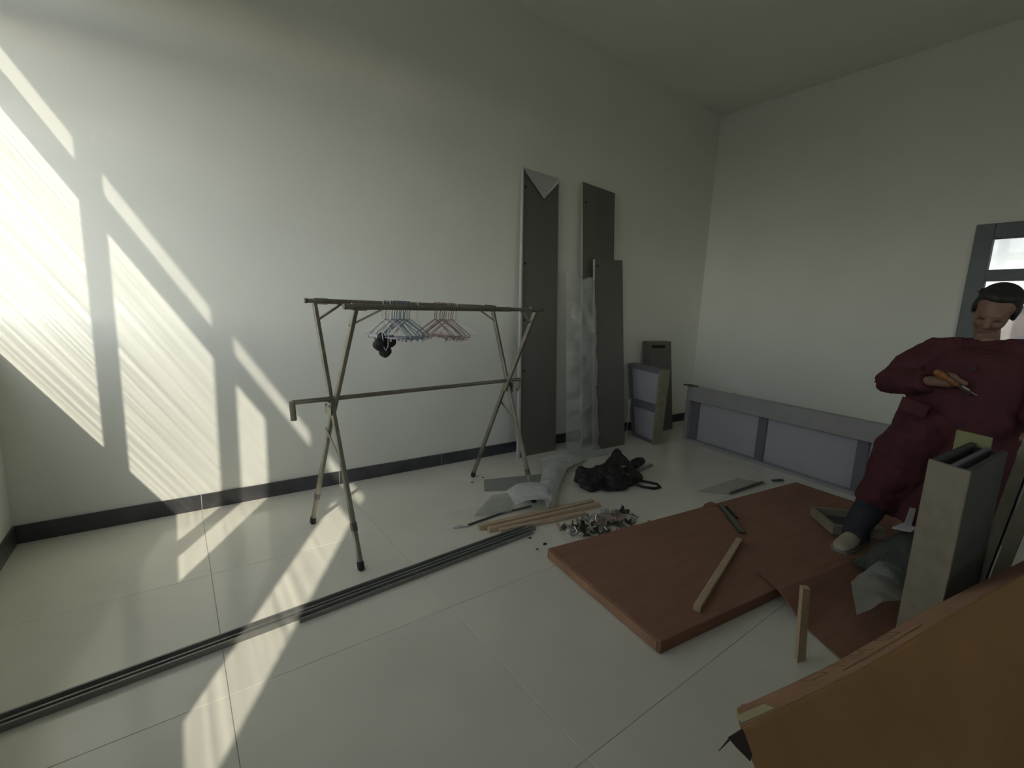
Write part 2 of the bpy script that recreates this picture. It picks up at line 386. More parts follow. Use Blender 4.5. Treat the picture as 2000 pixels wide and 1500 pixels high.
for si, s_ in enumerate((0., 1.394)):
    ox = .014
    sg = 1 if si == 0 else -1
    xz = .885
    A_, B_ = rp_(s_, OB, zb(s_)-.012), rp_(s_, OF, zf(s_)-.012)
    XA, XB = rp_(s_, .022, xz-.045), rp_(s_+.016*sg, -.004, xz-.04)
    FA, FB = rp_(s_, .352, 0.012), rp_(s_+.016*sg, -.352, 0.012)
    obj('upper_leg', MB().beam(A_, rp_(s_, .014, xz-.02), .030, .022, D), STEEL, rack, bevel=.003)
    obj('upper_leg', MB().beam(rp_(s_+.016*sg, OF, zf(s_)-.012), rp_(s_+.016*sg, -.002, xz-.075), .030, .022, D), STEEL, rack, bevel=.003)
    l1 = obj('lower_leg', MB().beam(rp_(s_, .006, xz), FA, .030, .022, D), STEEL, rack, bevel=.003)
    l2 = obj('lower_leg', MB().beam(rp_(s_+.016*sg, .012, xz-.01), FB, .030, .022, D), STEEL, rack, bevel=.003)
    for lg, P_, Q_ in ((l1, FA, rp_(s_, .006, xz)), (l2, FB, rp_(s_+.016*sg, .012, xz))):
        d_ = (Q_-P_).normalized()
        obj('foot_cap', MB().beam(P_-Vector((0, 0, .010)), P_+d_*.035, .037, .028, D, bev=.005), RUBBER, lg)
        obj('leg_sleeve', MB().beam(P_+d_*.20, P_+d_*.245, .036, .027, D, bev=.004), STEEL_DARK, lg)
    hp = obj('hinge_plate', MB().beam(rp_(s_-.02*sg, -.028, xz-.045), rp_(s_-.02*sg, .055, xz-.045), .006, .075, (0, 0, 1), bev=.001), STEEL, rack)
    for q in (-.012, .036):
        obj('rivet', MB().tube([rp_(s_-.019*sg, q, xz-.03), rp_(s_-.026*sg, q, xz-.03)], .006, 8), STEEL_DARK, hp)
    # folding lock strut between the lower legs
    a_ = rp_(s_-.008*sg, .006+(.346)*.36, xz*.64); b_ = rp_(s_-.006*sg, .012-.364*.20, xz*.80)
    obj('lock_strut', MB().beam(a_, b_, .016, .004, D), STEEL, rack)
    # braces from the legs up to the rails
    for off, zz in ((OB, zb), (OF, zf)):
        t_ = .19
        o2 = off+(.014-off)*t_; z2 = zz(s_)+(xz-zz(s_))*t_
        obj('brace', MB().beam(rp_(s_+.005*sg, o2, z2), rp_(s_+sg*.165, off, zz(s_)-.008), .016, .010, (0, 0, 1)), STEEL, rack)
        obj('rail_clamp', MB().tube([rp_(s_-.004*sg, off, zz(s_)), rp_(s_+.075*sg, off, zz(s_))], .0185, 12), STEEL, rack)
mr = obj('middle_rail', MB().tube([rp_(-.212, .012, .893), rp_(1.53, .012, .890)], .0135, 14), STEEL, rack)
obj('end_hook', MB().tube([rp_(-.212, .012, .900), rp_(-.212, .012, .885), rp_(-.206, .012, .795)], .0155, 12), STEEL, mr)
obj('end_hook', MB().tube([rp_(1.53, .012, .895), rp_(1.525, .012, .83), rp_(1.50, .012, .80)], .0125, 12), STEEL, mr)

# wire hangers (plane across the rail)
def hanger_mesh(name, mat, wid=.44, drop=.115):
    r_ = .0031; b = MB(); hk = []
    R0 = .019
    for k in range(0, 10):
        a = R(-50+k*25); hk.append((0, R0*math.cos(a), R0*math.sin(a)-.0185+.0185))
    hk = hk[:]
    hk += [(0, -R0, -.02), (0, -R0*.4, -.045), (0, 0, -.062), (0, 0, -.098)]
    b.tube(hk, r_, 6)
    hw = wid/2; z0 = -.098
    tri = [(0, 0, z0), (0, .03, z0-.012), (0, hw-.03, z0-drop+.022), (0, hw-.006, z0-drop+.006), (0, hw-.012, z0-drop-.008), (0, hw*.5, z0-drop-.006), (0, 0, z0-drop-.004),
           (0, -hw*.5, z0-drop-.006), (0, -hw+.012, z0-drop-.008), (0, -hw+.006, z0-drop+.006), (0, -hw+.03, z0-drop+.022), (0, -.03, z0-.012)]
    b.tube(tri, r_, 6, closed=True)
    for sg in (-1, 1):
        y0 = sg*hw*.62
        b.tube([(0, y0-.006, z0-drop-.006), (0, y0-.008, z0-drop-.022), (0, y0, z0-drop-.028), (0, y0+.008, z0-drop-.022), (0, y0+.006, z0-drop-.006)], r_*.8, 5)
    me = mesh_of(name, b, (0, 0, 0), True); me.materials.append(mat); return me
HCOL = {'white': (.62, .58, .62), 'teal': (.11, .19, .21), 'blue': (.12, .16, .22), 'grey': (.24, .24, .27), 'pink': (.46, .30, .32), 'rose': (.30, .19, .195), 'brown': (.20, .15, .14)}
HM = {k: hanger_mesh('wire_hanger_'+k, M('coated_wire_'+k, v, .4, var=.05)) for k, v in HCOL.items()}
ang = math.atan2(D.y, D.x)
def hang(s_, kind, label, tilt=0., yawd=0., group='wire hangers on the drying rack', shift=0.):
    o = bpy.data.objects.new('wire_hanger', HM[kind]); COL.objects.link(o)
    p = rp_(s_, OB+shift, zb(s_)+.0005)
    o.location = p*K; o.rotation_euler = (tilt, 0, ang+R(yawd))
    return tag(o, label, 'hanger', group)
seq = [(.432, 'white', -8), (.455, 'grey', 5), (.478, 'white', 12), (.500, 'grey', -4), (.520, 'teal', 3), (.538, 'teal', -5), (.553, 'blue', 4), (.568, 'teal', -2), (.583, 'blue', 3), (.598, 'teal', 6), (.613, 'grey', -3), (.630, 'blue', 2)]
cnt = {}
NTH = ['first', 'second', 'third', 'fourth', 'fifth', 'sixth']
for i, (s_, kd, yw_) in enumerate(seq):
    cnt[kd] = cnt.get(kd, 0)+1
    cn = {'white': 'white', 'grey': 'grey', 'teal': 'teal green', 'blue': 'dark blue'}[kd]
    hang(s_, kd, f'{cn} wire hanger in the left bunch, {NTH[cnt[kd]-1]} {cn} one from the left', R(random.uniform(-5, 5)), yw_)
hang(.694, 'white', 'single pale wire hanger in the gap between the two hanger bunches', R(2), -14)
cnt = {}
for i, (s_, kd, yw_) in enumerate([(.842, 'brown', 3), (.862, 'rose', -4), (.884, 'brown', 4), (.905, 'rose', 2), (.925, 'brown', -3), (.945, 'pink', 4), (.965, 'pink', -2), (.985, 'rose', 2), (1.005, 'pink', -4), (1.028, 'white', 5)]):
    cnt[kd] = cnt.get(kd, 0)+1
    cn = {'brown': 'brownish', 'rose': 'dull rose', 'pink': 'pink', 'white': 'pale'}[kd]
    hang(s_, kd, f'{cn} wire hanger in the right bunch, {NTH[cnt[kd]-1]} {cn} one from the left', R(random.uniform(-5, 5)), yw_)
# black cloth with a wire loop at the left bunch
pc = rp_(.425, -.18, 1.19)
b = MB()
lob = [(-.050, .035, -.015, .048, .035, .050), (.055, .01, .005, .055, .032, .050), (.005, .03, -.070, .052, .038, .050), (-.02, .02, .03, .035, .028, .05), (.085, .0, .025, .03, .02, .03)]
for (a_, o_, z_, r1, r2, r3) in [tuple(.82*q for q in l_) for l_ in lob]:
    b.ell(pc+D*a_+N*o_+Vector((0, 0, z_)), (r1, r2, r3))
o = one('black_cloth', b, BLACKCLOTH, 'small crumpled black cloth dangling under the left bunch of hangers', 'cloth', smooth=True)
rm = o.modifiers.new('fuse', 'REMESH'); rm.mode = 'VOXEL'; rm.voxel_size = .006
tx = bpy.data.textures.new('cloth_wrinkle', 'CLOUDS'); tx.noise_scale = .03
dm = o.modifiers.new('wrinkle', 'DISPLACE'); dm.texture = tx; dm.strength = .014
b = MB()
b.tube([pc+D*(-.022)+N*.03+Vector((0, 0, .085)), pc+D*(-.018)+N*.05+Vector((0, 0, -.03)), pc+D*(-.006)+N*.055+Vector((0, 0, -.05)), pc+D*.012+N*.05+Vector((0, 0, -.02)), pc+D*.03+N*.02+Vector((0, 0, .085)), pc+D*.01+N*(-.01)+Vector((0, 0, .115))], .003, 6)
one('wire_clip', b, MATS['coated_wire_white'], 'white bent wire clip pinching the small black cloth on the rack', 'clip')

# ------------------------------------------------------------------ boards leaning on the back wall
def leaning(name, label, bl, br, tl, tr, th, face, holes, group=None):
    """board with front face corners (bottom-left, bottom-right, top-left, top-right); th = thickness towards the wall"""
    bl, br, tl, tr = map(Vector, (bl, br, tl, tr))
    t = thing(name, label, 'board', tuple((bl+br)/2+Vector((0, th/2, -(bl.z+br.z)/2))), group)
    n = (br-bl).cross(tl-bl).normalized()
    if n.y > 0: n = -n
    off = -n*th
    obj('core', MB().slab([bl+off*.08, br+off*.08, tr+off*.08, tl+off*.08], off*.92), BOARD_EDGE, t)
    obj('face', MB().slab([bl, br, tr, tl], off*.08), face, t)
    for u_, v_ in holes:
        p = bl+(br-bl)*u_+((tl+(tr-tl)*u_)-(bl+(br-bl)*u_))*v_
        obj('bolt_hole', MB().tube([p+n*.001, p-n*.0005], .0125, 10), HOLE, t)
    return t, n
tA, nA = leaning('tall_board', 'tallest grey board leaning on the wall right behind the drying rack, foam at its top',
    (2.690, 3.385, 0), (3.175, 3.395, 0), (2.69, 3.535, 2.725), (3.135, 3.54, 2.715), .028, BOARD, [(.07, .945), (.07, .69), (.07, .495), (.07, .315)])
# foam wrap at the top of it
f3 = MB().slab([(2.70, 3.512, 2.70), (2.92, 3.495, 2.50), (3.12, 3.52, 2.69), (3.13, 3.545, 2.735), (2.69, 3.54, 2.745)], (0, -.006, -.001))
obj('foam_wrap', f3, FOAM, tA)
obj('edge_strip', MB().slab([(2.655, 3.37, 0), (2.682, 3.37, 0), (2.684, 3.52, 2.72), (2.674, 3.52, 2.73)], (0, .03, 0)), FOAM, tA)
tB, nB = leaning('tall_board', 'tall grey board leaning between the foam topped board and the shorter board',
    (3.46, 3.285, 0), (3.93, 3.29, 0), (3.456, 3.53, 2.765), (3.955, 3.535, 2.745), .024, BOARD, [(.09, .93), (.07, .61), (.06, .44), (.06, .31), (.07, .06)])
tC, nC = leaning('board', 'shorter grey board leaning in front of the tall boards near the corner',
    (3.528, 3.172, 0), (4.017, 3.168, 0), (3.56, 3.385, 2.00), (3.995, 3.39, 2.03), .03, BOARD, [(.08, .965), (.07, .62), (.07, .335)])

def crumple(name, poly_fn, nu, nv, mat, amp, fs_, label, cat, seed=0, thick=.0015, parent=None):
    """a sheet sampled from poly_fn(u, v) with crumpling along its normal"""
    b = MB(); P = [[Vector(poly_fn(i/nu, j/nv)) for j in range(nv+1)] for i in range(nu+1)]
    Q = []
    for i in range(nu+1):
        for j in range(nv+1):
            a = P[min(i+1, nu)][j]-P[max(i-1, 0)][j]; c = P[i][min(j+1, nv)]-P[i][max(j-1, 0)]
            n = a.cross(c); n = n.normalized() if n.length > 1e-9 else Vector((0, 0, 1))
            q = P[i][j]
            d = noise.noise(Vector((q.x*fs_, q.y*fs_, q.z*fs_))+Vector((seed*7.1, 0, 0)))+.5*noise.noise(q*fs_*2.3+Vector((0, seed, 0)))
            Q.append(q+n*d*amp)
    b.add(Q, [(i*(nv+1)+j, (i+1)*(nv+1)+j, (i+1)*(nv+1)+j+1, i*(nv+1)+j+1) for i in range(nu) for j in range(nv)])
    if parent is not None: o = obj(name, b, mat, parent, smooth=False)
    else: o = one(name, b, mat, label, cat, smooth=False)
    sm = o.modifiers.new('thickness', 'SOLIDIFY'); sm.thickness = thick*K
    return o
def film(u_, v_):
    # hangs in front of / beside the middle board, spread at its foot
    top = Vector((3.20+.27*u_, 3.42-.13*u_, 1.86-.10*u_+.03*math.sin(u_*9))); bot = Vector((3.16+.34*u_, 3.22-.14*u_, .0))
    p = bot.lerp(top, v_)
    p.y -= .04*math.sin(u_*math.pi)*(1-v_*.6)
    if v_ < .06: p.y -= (.06-v_)*1.4; p.x += (u_-.5)*(.06-v_)*2
    p.z = max(p.z, .004)
    return p
crumple('plastic_film', film, 18, 70, FILM, .032, 7, 'crumpled clear plastic film hanging down beside the middle tall board', 'plastic film', 3)
crumple('foam_corner', lambda u_, v_: Vector((4.07+.10*u_*(1-v_*.7), 3.20+.05*u_, .50-.44*v_+.0)).lerp(Vector((4.12, 3.16, .02)), v_*.2), 6, 14, FOAM, .012, 9,
        'white foam sheet sticking out behind the shorter leaning board', 'foam sheet', 5, .004)

# small panel frame leaning near the corner
B0, B1 = Vector((4.43, 3.40, 0)), Vector((4.31, 3.0, 0))
T0, T1 = Vector((4.34, 3.485, .872)), Vector((4.275, 2.953, .850))
fr_t = thing('small_panel', 'small white panel frame with one grey crossbar standing by the corner', 'panel', tuple((B0+B1)/2))
nF = (B1-B0).cross(T0-B0).normalized()
if nF.x > 0: nF = -nF
back = -nF*.11
def fq(u_, v_): return (B0.lerp(B1, u_)).lerp(T0.lerp(T1, u_), v_)
def fslab(u0, u1, v0, v1, d0, d1): return MB().slab([fq(u0, v0)+back*d0, fq(u1, v0)+back*d0, fq(u1, v1)+back*d0, fq(u0, v1)+back*d0], back*(d1-d0))
obj('side_rail', fslab(.93, 1, 0, 1, 0, 1), BEECH2, fr_t); obj('side_rail', fslab(0, .07, 0, 1, 0, 1), BATTEN, fr_t)
obj('top_rail', fslab(.07, .93, .955, 1, 0, 1), BATTEN, fr_t); obj('bottom_rail', fslab(.07, .93, 0, .03, 0, 1), BATTEN, fr_t)
obj('panel', fslab(.07, .93, .03, .955, .30, .42), LILAC, fr_t)
obj('crossbar', fslab(.07, .93, .43, .53, .05, .30), BATTEN, fr_t)
# tall narrow carcass behind it
tb = thing('narrow_carcass', 'narrow beige cabinet side with a dark slot, upright behind the small panel', 'board', (4.95, 3.48, 0))
obj('body', MB().hexa([(4.72, 3.33, 0), (5.17, 3.33, 0), (5.17, 3.42, 0), (4.72, 3.42, 0)], [(4.70, 3.47, 1.125), (5.16, 3.47, 1.125), (5.16, 3.56, 1.125), (4.70, 3.56, 1.125)]), BOARD, tb)
obj('slot', MB().slab([(4.755, 3.4565, 1.05), (5.02, 3.4565, 1.05), (5.02, 3.462, 1.09), (4.755, 3.462, 1.09)], (0, -.004, 0)), HOLE, tb)
obj('top_edge', MB().box((4.70, 3.468, 1.1255), (5.16, 3.56, 1.135)), BEECH2, tb)

# long bed-side frame lying on its edge in front of the end wall
E1 = Vector((-.149, -.989, 0)).normalized(); G1 = Vector((.989, -.149, 0)).normalized(); O1 = Vector((4.83, 2.97, 0)); LEN = 2.75
ub = thing('long_panel_frame', 'long pale panel frame with grey uprights lying on edge before the end wall', 'panel', tuple(O1+E1*LEN/2+G1*.15))
def us(a, b_, z0, z1, d0, d1): return MB().slab([O1+E1*a+G1*d0+Vector((0, 0, z0)), O1+E1*b_+G1*d0+Vector((0, 0, z0)), O1+E1*b_+G1*d0+Vector((0, 0, z1)), O1+E1*a+G1*d0+Vector((0, 0, z1))], G1*(d1-d0))
obj('top_rail', us(0, LEN, .485, .65, 0, .10), LRAIL, ub, bevel=.006)
obj('bottom_rail', us(0, LEN, 0, .03, 0, .10), LRAIL, ub)
obj('panel', us(.05, LEN-.05, .03, .485, .085, .10), LILAC, ub)
obj('end_rail', us(0, .05, .03, .485, 0, .10), LRAIL, ub); obj('end_rail', us(LEN-.05, LEN, .03, .485, 0, .10), LRAIL, ub)
for a in (.055, .88, 1.77, 2.5): obj('upright', us(a, a+.085, .03, .485, .055, .085), BATTEN, ub)
obj('back_leg', us(.3, .34, 0, .60, .10, .42), LRAIL, ub); obj('back_leg', us(LEN-.4, LEN-.36, 0, .60, .10, .42), LRAIL, ub)
p = O1+E1*.03+Vector((0, 0, .65))
one('metal_bracket', MB().slab([p+E1*-.09+G1*.0, p+E1*.05+G1*.0, p+E1*.06+G1*.08, p+E1*-.05+G1*.09], (0, 0, .016)).tube([p+E1*.0+G1*.03+Vector((0, 0, .016)), p+E1*.0+G1*.03+Vector((0, 0, .024))], .014, 8),
    STEEL_DARK, 'dark metal bracket lying on the left end of the long pale panel frame', 'bracket')

# ------------------------------------------------------------------ cartons and things on them
e1 = Vector((.989, -.118, 0)).normalized(); e2 = Vector((.118, .989, 0)).normalized(); C0 = Vector((1.588, .975, 0)); CL, CW, CH = 2.62, .855, .062
fc = thing('flat_carton', 'large flat brown cardboard carton lying on the floor tiles', 'carton', tuple(C0+e1*CL/2+e2*CW/2))
b = MB().slab([C0+Vector((0, 0, .001)), C0+e1*CL+Vector((0, 0, .001)), C0+e1*CL+e2*CW+Vector((0, 0, .001)), C0+e2*CW+Vector((0, 0, .001))], (0, 0, CH-.001))
obj('body', b, CARD, fc, bevel=.006)
obj('edge_tape', MB().slab([C0+e2*.02-e1*.0015+Vector((0, 0, .006)), C0+e2*(CW-.02)-e1*.0015+Vector((0, 0, .006)), C0+e2*(CW-.02)-e1*.0015+Vector((0, 0, .052)), C0+e2*.02-e1*.0015+Vector((0, 0, .052))], -e1*.001), CARDT, fc, label='paler taped end of the carton')
obj('torn_flap', MB().slab([C0+e1*1.35+e2*(CW-.02)+Vector((0, 0, CH)), C0+e1*1.52+e2*(CW-.03)+Vector((0, 0, CH)), C0+e1*1.50+e2*(CW+.018)+Vector((0, 0, CH+.010)), C0+e1*1.42+e2*(CW+.012)+Vector((0, 0, CH+.008))], (0, 0, .003)), CARD, fc)

def sheet2(u_, v_):
    l = Vector((2.485, .995, 0)).lerp(Vector((2.14, .36, 0)), v_); r_ = Vector((3.85, .80, 0)).lerp(Vector((3.5, .10, 0)), v_)
    p = l.lerp(r_, u_)
    inside = (p-C0).dot(e2)
    f_ = min(1, max(0, (inside+.22)/.22)); f_ = f_*f_*(3-2*f_)
    p.z = .006+f_*(CH+.004)
    return p
crumple('cardboard_sheet', sheet2, 24, 18, CARD, .0025, 3, 'loose brown cardboard sheet under the standing person, overlapping the flat carton', 'cardboard', 2, .005)

one('wooden_stick', MB().beam((1.905, 1.004, .078), (2.756, 1.234, .078), .034, .028, bev=.003), BEECH, 'single pale wooden slat lying on top of the flat carton', 'slat', smooth=False)
mk = thing('hinge_strip', 'dark slim metal strip lying on the flat carton near the pale slat', 'strip', (3.03, 1.43, .063))
obj('blade', MB().beam((3.185, 1.587, .071), (2.885, 1.278, .071), .042, .014, bev=.003), STEEL_DARK, mk)
obj('pin', MB().beam((3.20, 1.555, .071), (3.05, 1.40, .083), .016, .012, bev=.002), RUBBER, mk)

# shallow drawer by the person's foot
dr = thing('shallow_drawer', 'shallow beige wooden drawer lying beside the cream shoe on the cardboard', 'drawer', (3.72, .93, .068))
q0, q1 = Vector((3.60, 1.15, .071)), Vector((3.36, .915, .071)); dd = (q1-q0).normalized(); dp = Vector((-dd.y, dd.x, 0))
if dp.x < 0: dp = -dp
q1 = q0+dd*.30
def dslab(a, b_, c_, d_, z0, z1): return MB().slab([q0+dd*a+dp*c_+Vector((0, 0, z0)), q0+dd*b_+dp*c_+Vector((0, 0, z0)), q0+dd*b_+dp*d_+Vector((0, 0, z0)), q0+dd*a+dp*d_+Vector((0, 0, z0))], (0, 0, z1-z0))
obj('front', dslab(0, .30, 0, .018, 0, .066), BEECH2, dr); obj('back', dslab(0, .30, .30, .318, 0, .066), BEECH2, dr)
obj('side', dslab(0, .018, .018, .30, 0, .066), BEECH2, dr); obj('side', dslab(.282, .30, .018, .30, 0, .066), BEECH2, dr)
obj('bottom', dslab(.018, .282, .018, .30, .008, .016), GREYCLOTH, dr)

# leaning carton in the foreground
U = Vector((.983, -.184, 0)); Pp = Vector((-.184, -.983, 0)); AL = R(50); TH = .140
P0 = Vector((.990, .388, .5))
dn = Pp*math.cos(AL)+Vector((0, 0, -math.sin(AL))); nf = Pp*math.sin(AL)+Vector((0, 0, math.cos(AL)))
LG, HT = 2.35, .52
big = thing('large_carton', 'large kraft carton leaning in the foreground with faded print on its narrow side', 'carton', tuple(P0+U*LG/2+dn*HT-Vector((0, 0, P0.z-HT*math.sin(AL)))))
def cq(a, s_, t_): return P0+U*a+dn*s_-nf*t_
def sag(a): return -.026*math.exp(-((a-.55)/.42)**2)
rings = []
nn = 14
for i in range(nn+1):
    a = LG*i/nn
    off = Vector((0, 0, 1))*sag(a)
    c_ = max(0, .14*(1-i*1.0)) if i < 1 else 0
    rings.append([cq(a, 0, 0)+off, cq(a+c_, 0, TH)+off, cq(a+c_*.6, HT, TH), cq(a, HT, 0)])
obj('body', MB().loft(rings), CARD2, big, bevel=.008)
# narrow printed side as its own facing
rings = []
for i in range(nn+1):
    a = .012+(LG-.024)*i/nn; off = Vector((0, 0, 1))*sag(a); c_ = .14 if i == 0 else 0
    rings.append([cq(a, -.0012, .008)+off, cq(a+c_, -.0012, TH-.008)+off, cq(a+c_, -.0005, TH-.008)+off, cq(a, -.0005, .008)+off])
ps = obj('printed_side', MB().loft(rings), CARDT, big)
def pt(a, t_): return cq(a, -.0016, t_)+Vector((0, 0, sag(a)))
def stroke(a0, t0, a1, t1, w_=.006):
    A, B = pt(a0, t0), pt(a1, t1); d_ = (B-A).normalized(); sd = d_.cross(-dn).normalized()*w_/2
    return MB().slab([A+sd, A-sd, B-sd, B+sd], -dn*.0008)
def glyph(strokes):
    g = MB()
    for s_ in strokes:
        q = stroke(*s_); g.add(q.v, q.f)
    obj('print_mark', g, PRINT, ps)
glyph([(.50, .05, .95, .05, .004)])
glyph([(.40, .085, .40, .125), (.40, .125, .48, .125), (.48, .125, .48, .085), (.48, .085, .40, .085)])
glyph([(.55, .075, .55, .130), (.55, .130, .585, .09), (.585, .09, .62, .130), (.62, .130, .62, .075)])
glyph([(.645, .075, .645, .130), (.645, .130, .675, .09), (.675, .09, .705, .130), (.705, .130, .705, .075)])
glyph([(.80, .085, .80, .125), (.80, .125, .83, .125), (.83, .125, .83, .085), (.83, .085, .80, .085)])
glyph([(.85, .085, .85, .125), (.85, .125, .88, .125), (.88, .125, .88, .085), (.88, .085, .85, .085)])
tp = MB().slab([pt(.035, .022), pt(.15, .018), pt(.175, .070), pt(.075, .078)], -dn*.0015)
obj('tape', tp, TAPE, big, label='shiny cream tape patch at the carton corner')
cn_ = MB()
cn_.slab([cq(.004, .002, .0), cq(-.028, .010, .018), cq(-.020, .030, .014), cq(-.004, .060, .006), cq(.002, .05, .0)], nf*.004)
cn_.slab([cq(-.02, .008, .014), cq(-.062, .026, .026), cq(-.022, .014, .016)], nf*.003)
obj('torn_corner', cn_, M('dark_torn_card', (.05, .035, .025), .9), big, label='dark torn corner')

# cabinet parts standing behind the leaning carton
d1 = thing('cabinet_carcass', 'slim upright beige cabinet carcass with open top behind the leaning carton', 'cabinet', (2.72, .32, 0))
w_e = Vector((.073, .137, 0)).normalized(); dd2 = Vector((.99, -.055, 0)).normalized()
PN = Vector((2.373, .265, 0)); WD = .150; DP = .62; HH = .90
def cs(a0, a1, b0, b1, z0, z1): return MB().slab([PN+w_e*a0+dd2*b0+Vector((0, 0, z0)), PN+w_e*a1+dd2*b0+Vector((0, 0, z0)), PN+w_e*a1+dd2*b1+Vector((0, 0, z0)), PN+w_e*a0+dd2*b1+Vector((0, 0, z0))], (0, 0, z1-z0))
obj('front_panel', cs(0, WD, 0, .022, .018, HH), BEECH2, d1, bevel=.002)
obj('side_panel', cs(0, .022, .022, DP, .018, HH-.004), DARKB, d1); obj('side_panel', cs(WD-.022, WD, .022, DP, .018, HH-.004), DARKB, d1)
obj('divider', cs(.062, .084, .022, DP, .018, HH-.01), BATTEN, d1)
obj('back_panel', cs(.022, WD-.022, DP-.02, DP, .018, HH-.02), DARKB, d1)
one('end_board', MB().slab([PN+w_e*.07+dd2*(DP+.01)+Vector((0, 0, .016)), PN+w_e*.22+dd2*(DP+.01)+Vector((0, 0, .016)), PN+w_e*.22+dd2*(DP+.01)+Vector((0, 0, .935)), PN+w_e*.07+dd2*(DP+.01)+Vector((0, 0, .935))], dd2*.022), YELLOWB,
    'yellow green board edge rising behind the slim upright carcass', 'board')
def lean_board(nm, lab, top, bot, wid, mat_e, mat_f):
    top, bot = Vector(top), Vector(bot); ax = (top-bot).normalized(); bot = bot-ax*(bot.z/ax.z); bot.z = .002
    t = thing(nm, lab, 'board', (bot.x+wid/2, bot.y, 0))
    sd = Vector((0, -1, 0)); th = .045
    dx = Vector((1, .0, 0))
    obj('edge', MB().slab([bot, bot+sd*th, top+sd*th, top], dx*.012), mat_e, t)
    obj('panel', MB().slab([bot+dx*.012, bot+sd*th+dx*.012, top+sd*th+dx*.012-Vector((0, 0, .004)), top+dx*.012-Vector((0, 0, .004))], dx*wid), mat_f, t)
lean_board('leaning_board', 'dark board with a pale edge leaning right of the slim carcass', (3.215, .205, .97), (3.032, .265, .22), .20, BEECH2, DARKB)
lean_board('leaning_board', 'second dark board with a pale edge, rightmost behind the leaning carton', (3.16, .145, .93), (3.06, .20, .316), .20, BEECH2, DARKB)
one('wooden_stick', MB().slab([(2.045, .615, .002), (2.09, .60, .002), (2.083, .622, .325), (2.042, .635, .335)], (.02, .02, 0)), BEECH, 'short wooden stick standing up left of the leaning carton', 'stick')

# ------------------------------------------------------------------ clutter on the tiles
rail = thing('floor_rail', 'long dark grey aluminium sliding rail lying across the floor', 'rail', (.6, 2.06, 0))
ra, rb = Vector((-.70, 2.0, 0)), Vector((1.85, 2.157, 0)); rd = (rb-ra).normalized(); rn = Vector((-rd.y, rd.x, 0))
def rs(o0, o1, z0, z1, s0=0, s1=None):
    s1 = (rb-ra).length if s1 is None else s1
    A, B = ra+rd*s0, ra+rd*s1
    return MB().slab([A+rn*o0+Vector((0, 0, z0)), B+rn*o0+Vector((0, 0, z0)), B+rn*o1+Vector((0, 0, z0)), A+rn*o1+Vector((0, 0, z0))], (0, 0, z1-z0))
LR = (rb-ra).length
obj('base', rs(-.034, .034, .0005, .006), RAIL, rail)
obj('ridge', rs(-.034, -.026, .006, .026), RAIL, rail); obj('ridge', rs(.026, .034, .006, .026), RAIL, rail); obj('ridge', rs(-.005, .003, .006, .022), RAIL, rail)
rail2 = thing('floor_rail', 'thin second rail lying tight along the near side of the long grey rail', 'rail', (1.3, 2.06, 0))
obj('strip', rs(-.062, -.040, .0005, .014, 1.08, LR-.05), RAIL, rail2); obj('lip', rs(-.062, -.058, .014, .022, 1.08, LR-.05), RAIL, rail2)

for i, (a, b_, z_, lab) in enumerate([((1.534, 2.327), (2.499, 2.225), .018, 'pale wooden slat by the fittings pile, nearest of the three to the wall'),
        ((1.572, 2.270), (2.50, 2.165), .017, 'pale wooden slat by the fittings pile, middle of the three'),
        ((1.63, 2.225), (2.30, 2.12), .014, 'shorter pale slat by the fittings pile, nearest of the three to the long rail')]):
    one('wooden_stick', MB().beam((*a, z_), (*b_, z_), .036, z_*2-.002, bev=.003), BEECH, lab, 'slat', 'wooden slats by the fittings pile')
one('black_rod', MB().tube([(1.50, 2.41, .008), (1.80, 2.44, .008), (2.05, 2.42, .009)], .007, 8), STEEL_DARK, 'thin black rod lying beside the pale wooden slats', 'rod')
cl = MB().ell((1.44, 2.42, .012), (.022, .014, .011)).tube([(1.40, 2.43, .008), (1.46, 2.41, .010), (1.50, 2.40, .007)], .006, 6)
one('plastic_clip', cl, WHITEP, 'tiny white plastic clip at the end of the thin black rod', 'clip')

one('cover_plate', MB().slab([(1.92, 2.85, .001), (2.04, 3.04, .001), (2.72, 2.86, .001), (2.42, 2.60, .001)], (0, 0, .009)), GPLATE, 'flat grey cover plate under the plastic sheets by the rack foot', 'plate')
def strip(u_, v_):
    l = [Vector((2.80, 3.20, .02)), Vector((2.58, 2.90, .05)), Vector((2.28, 2.60, .07)), Vector((2.08, 2.27, .045))]
    r_ = [Vector((3.26, 2.99, .02)), Vector((2.78, 2.80, .06)), Vector((2.42, 2.52, .06)), Vector((2.12, 2.255, .04))]
    k = min(2, int(v_*3)); f_ = v_*3-k
    p = l[k].lerp(l[k+1], f_).lerp(r_[k].lerp(r_[k+1], f_), u_); p.z += .04*math.sin(u_*math.pi)
    return p
crumple('plastic_sheet', strip, 14, 30, FILM2, .014, 7, 'long milky plastic sheet trailing from the boards to the wooden slats', 'plastic sheet', 1)
def fold(u_, v_):
    a = Vector((1.90, 2.60, 0)).lerp(Vector((2.26, 2.58, 0)), u_); c = Vector((1.86, 2.36, 0)).lerp(Vector((2.12, 2.275, 0)), u_)
    p = a.lerp(c, v_); p.z = .03+.13*math.sin(min(1, v_*1.25)*math.pi*.62+.5)*(.75+.25*math.sin(u_*3)); return p
crumple('plastic_sheet', fold, 14, 14, FILM2, .015, 8, 'raised folded milky plastic sheet curling up in front of the rack foot', 'plastic sheet', 4)
def flat(u_, v_):
    a = Vector((1.60, 2.50, .012)).lerp(Vector((1.90, 2.72, .02)), v_); c = Vector((1.86, 2.40, .02)).lerp(Vector((2.0, 2.64, .05)), v_)
    return a.lerp(c, u_)
